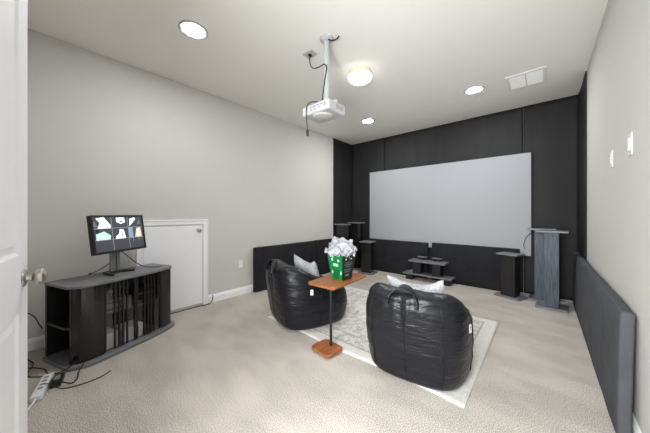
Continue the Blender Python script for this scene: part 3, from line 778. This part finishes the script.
# ------------------------------------------------------------------ wall plates
def plate(name, label, cat, loc, rz, wd, hg, kind):
    t = thing(name, label, cat, loc, rz)      # local +x out of the wall
    B('cover_plate', M['plastic_w'], (0, .006, -wd/2, wd/2, -hg/2, hg/2), t, bevel=.0025)
    if kind == 'outlet':
        for z in (-.022, .022): B('socket', M['vent'], (.006, .008, -.017, .017, z-.014, z+.014), t, bevel=.001)
    elif kind == 'rocker': B('rocker', M['vent'], (.006, .011, -.017, .017, -.034, .034), t, bevel=.001)
    else:
        B('rocker', M['vent'], (.006, .009, -.017, .017, -.034, .034), t, bevel=.001)
        for z in (-.02, .0, .02): B('button', M['plastic_g'], (.009, .011, -.006, .006, z-.003, z+.003), t)
plate('wall_outlet', 'white wall outlet between low door and the black panel', 'outlet', (XL, 1.877, .441), 0, .072, .115, 'outlet')
plate('light_switch', 'white switch plate on right wall, the one nearer the camera', 'switch', (XR, 2.11, 1.54), PI, .075, .122, 'rocker')
plate('wall_control', 'white control plate on right wall, the farther and lower one', 'switch', (XR, 2.61, 1.543), PI, .072, .115, 'ctrl')

# ------------------------------------------------------------------ ceiling fittings
LENS = emit('led_lens_glow', (253, 253, 255), CAN_E); DOME = emit('opal_dome_glow', (254, 253, 252), DOME_E)
def can(loc, label):
    t = thing('recessed_light', label, 'ceiling light', loc, 0, 'recessed ceiling lights')
    bm = bmesh.new(); n = 40; prof = [(.113, 0), (.113, -.005), (.106, -.009), (.080, -.006), (.080, 0)]
    R_ = [[bm.verts.new((r*math.cos(2*PI*i/n), r*math.sin(2*PI*i/n), z)) for i in range(n)] for r, z in prof]
    for a in range(len(R_)):
        b = (a+1) % len(R_)
        for i in range(n): bm.faces.new((R_[a][i], R_[a][(i+1) % n], R_[b][(i+1) % n], R_[b][i]))
    finish(bm, 'trim_ring', M['ringgrey'], t, smooth=True)
    LT('lens', LENS, [(.079, 0), (.079, -.0055), (.07, -.0085), (.05, -.0115), (.02, -.013), (.001, -.0132)], t)
can((-2.242, .848, H), 'recessed round ceiling light nearest the camera, upper left')
can((-.662, 3.607, H), 'recessed round ceiling light beside the ceiling vent')
can((-2.228, 3.628, H), 'recessed round ceiling light farthest away, near the left corner')
dm = thing('dome_light', 'round flush dome ceiling light with cream rim', 'ceiling light', (-1.524, 2.316, H))
LT('rim', M['cream'], [(.125, 0), (.125, -.046), (.118, -.05)], dm)
LT('opal_dome', DOME, [(.112, -.049), (.126, -.052), (.130, -.060), (.126, -.075), (.113, -.092), (.086, -.104), (.05, -.113), (.01, -.116)], dm, n=40)
vt = thing('air_vent', 'white rectangular air vent in the ceiling', 'vent', (-.155, 3.722, H), 0)
B('frame', M['vent'], [(-.18, .18, -.20, -.165, -.01, 0), (-.18, .18, .165, .20, -.01, 0), (-.18, -.148, -.165, .165, -.01, 0), (.148, .18, -.165, .165, -.01, 0), (-.008, .008, -.165, .165, -.01, 0)], vt, bevel=.002)
B('shadow_backing', M['ventdark'], (-.148, .148, -.165, .165, -.002, 0), vt)  # flat grey sheet, colours in the shade behind the louvres
bm = bmesh.new()
for i in range(19):
    y = -.155+.0172*i; v = [bm.verts.new(p) for p in ((-.148, y, -.002), (.148, y, -.002), (.148, y+.011, -.009), (-.148, y+.011, -.009))]; bm.faces.new(v)
sl = finish(bm, 'louvres', M['vent'], vt); so2 = sl.modifiers.new('s', 'SOLIDIFY'); so2.thickness = .0012
# projector
pj = thing('projector', 'white ceiling projector hanging on a white pole mount', 'projector', (-1.455, 1.672, H))
ZT, ZB = -.605, -.685
LT('ceiling_flange', M['projw'], [(.062, 0), (.062, -.01), (.05, -.024), (.03, -.034)], pj, c=(0, 0, 0))
LT('mount_pole', M['projw'], [(.024, -.025), (.024, ZT+.03)], pj, n=24)
B('mount_bracket', M['projw'], [(-.06, .06, -.05, .05, ZT+.012, ZT+.03), (-.12, -.05, -.012, .012, ZT-.001, ZT+.02), (.05, .12, -.012, .012, ZT-.001, ZT+.02), (-.012, .012, .04, .09, ZT-.001, ZT+.02)], pj, bevel=.003)
bd = B('projector_body', M['projw'], (-.195, .125, -.115, .12, ZB-.008, ZT), pj, bevel=.016)
bm = bmesh.new()
for x in range(5): box(bm, -.14+.042*x, -.115+.042*x, -.1165, -.114, ZB+.045, ZB+.058)
for x in range(4): box(bm, -.14+.05*x, -.12+.05*x, -.1165, -.114, ZB+.022, ZB+.033)
box(bm, .07, .088, -.1165, -.114, ZB+.025, ZB+.058)
pn = finish(bm, 'ports', M['plastic_g'], bd)
LT('lens_barrel', M['plastic_b'], [(.035, .119), (.035, .135), (.03, .137)], pj, c=(.03, 0, (ZT+ZB)/2), axis='Y', n=24)
bm = bmesh.new()
for i in range(7): box(bm, .1235, .1262, -.02+.015*i, -.011+.015*i, ZB+.02, ZT-.02)
finish(bm, 'side_vent', M['ventdark'], bd)
LT('underside_cover', M['ringgrey'], [(.095, ZB-.008), (.09, ZB-.02), (.07, ZB-.028), (.001, ZB-.03)], pj, c=(-.03, -.01, 0), n=32)
cp = thing('cable_outlet', 'white square outlet plate on the ceiling beside the projector pole', 'outlet', (-1.721, 1.731, H), math.radians(2))
B('cover_plate', M['projw'], (-.06, .06, -.045, .045, -.007, 0), cp, bevel=.002)
B('socket', M['plastic_b'], (-.015, .015, -.015, .015, -.022, -.007), cp, bevel=.002)
px, py = -1.455, 1.672
o = TB('projector_cable', M['cable'], [(-1.72, 1.73, H-.023), (-1.712, 1.72, H-.09), (-1.67, 1.70, H-.16), (-1.60, 1.67, H-.215), (-1.52, 1.645, H-.245), (px+.0, py-.034, H-.25), (px+.03, py-.036, H-.29), (px+.005, py-.032, H-.40), (px-.01, py-.04, H-.53), (px+.02, py-.08, H-.598)], .005)
tag(o, 'black cable from the ceiling outlet down the pole to the projector', 'cable', 'projector cables')
o = TB('projector_cable', M['cable'], [(px-.03, py-.085, H-.588), (px-.07, py-.14, H-.602), (px-.105, py-.15, H-.65), (px-.098, py-.15, H-.76), (px-.088, py-.15, H-.84)], .004)
tag(o, 'black cable dangling below the projector with a plug end', 'cable', 'projector cables')
LT('plug', M['plastic_b'], [(.007, 0), (.012, -.01), (.012, -.05), (.006, -.06)], o, c=(px-.087, py-.15, H-.835), n=12)
o = TB('pole_cable', M['cable'], [(px+.03, py-.01, H-.03), (px+.06, py-.0, H-.05), (px+.1, py+.02, H-.045), (px+.115, py+.03, H-.02)], .006)
tag(o, 'short black cable loop at the top of the projector pole', 'cable')
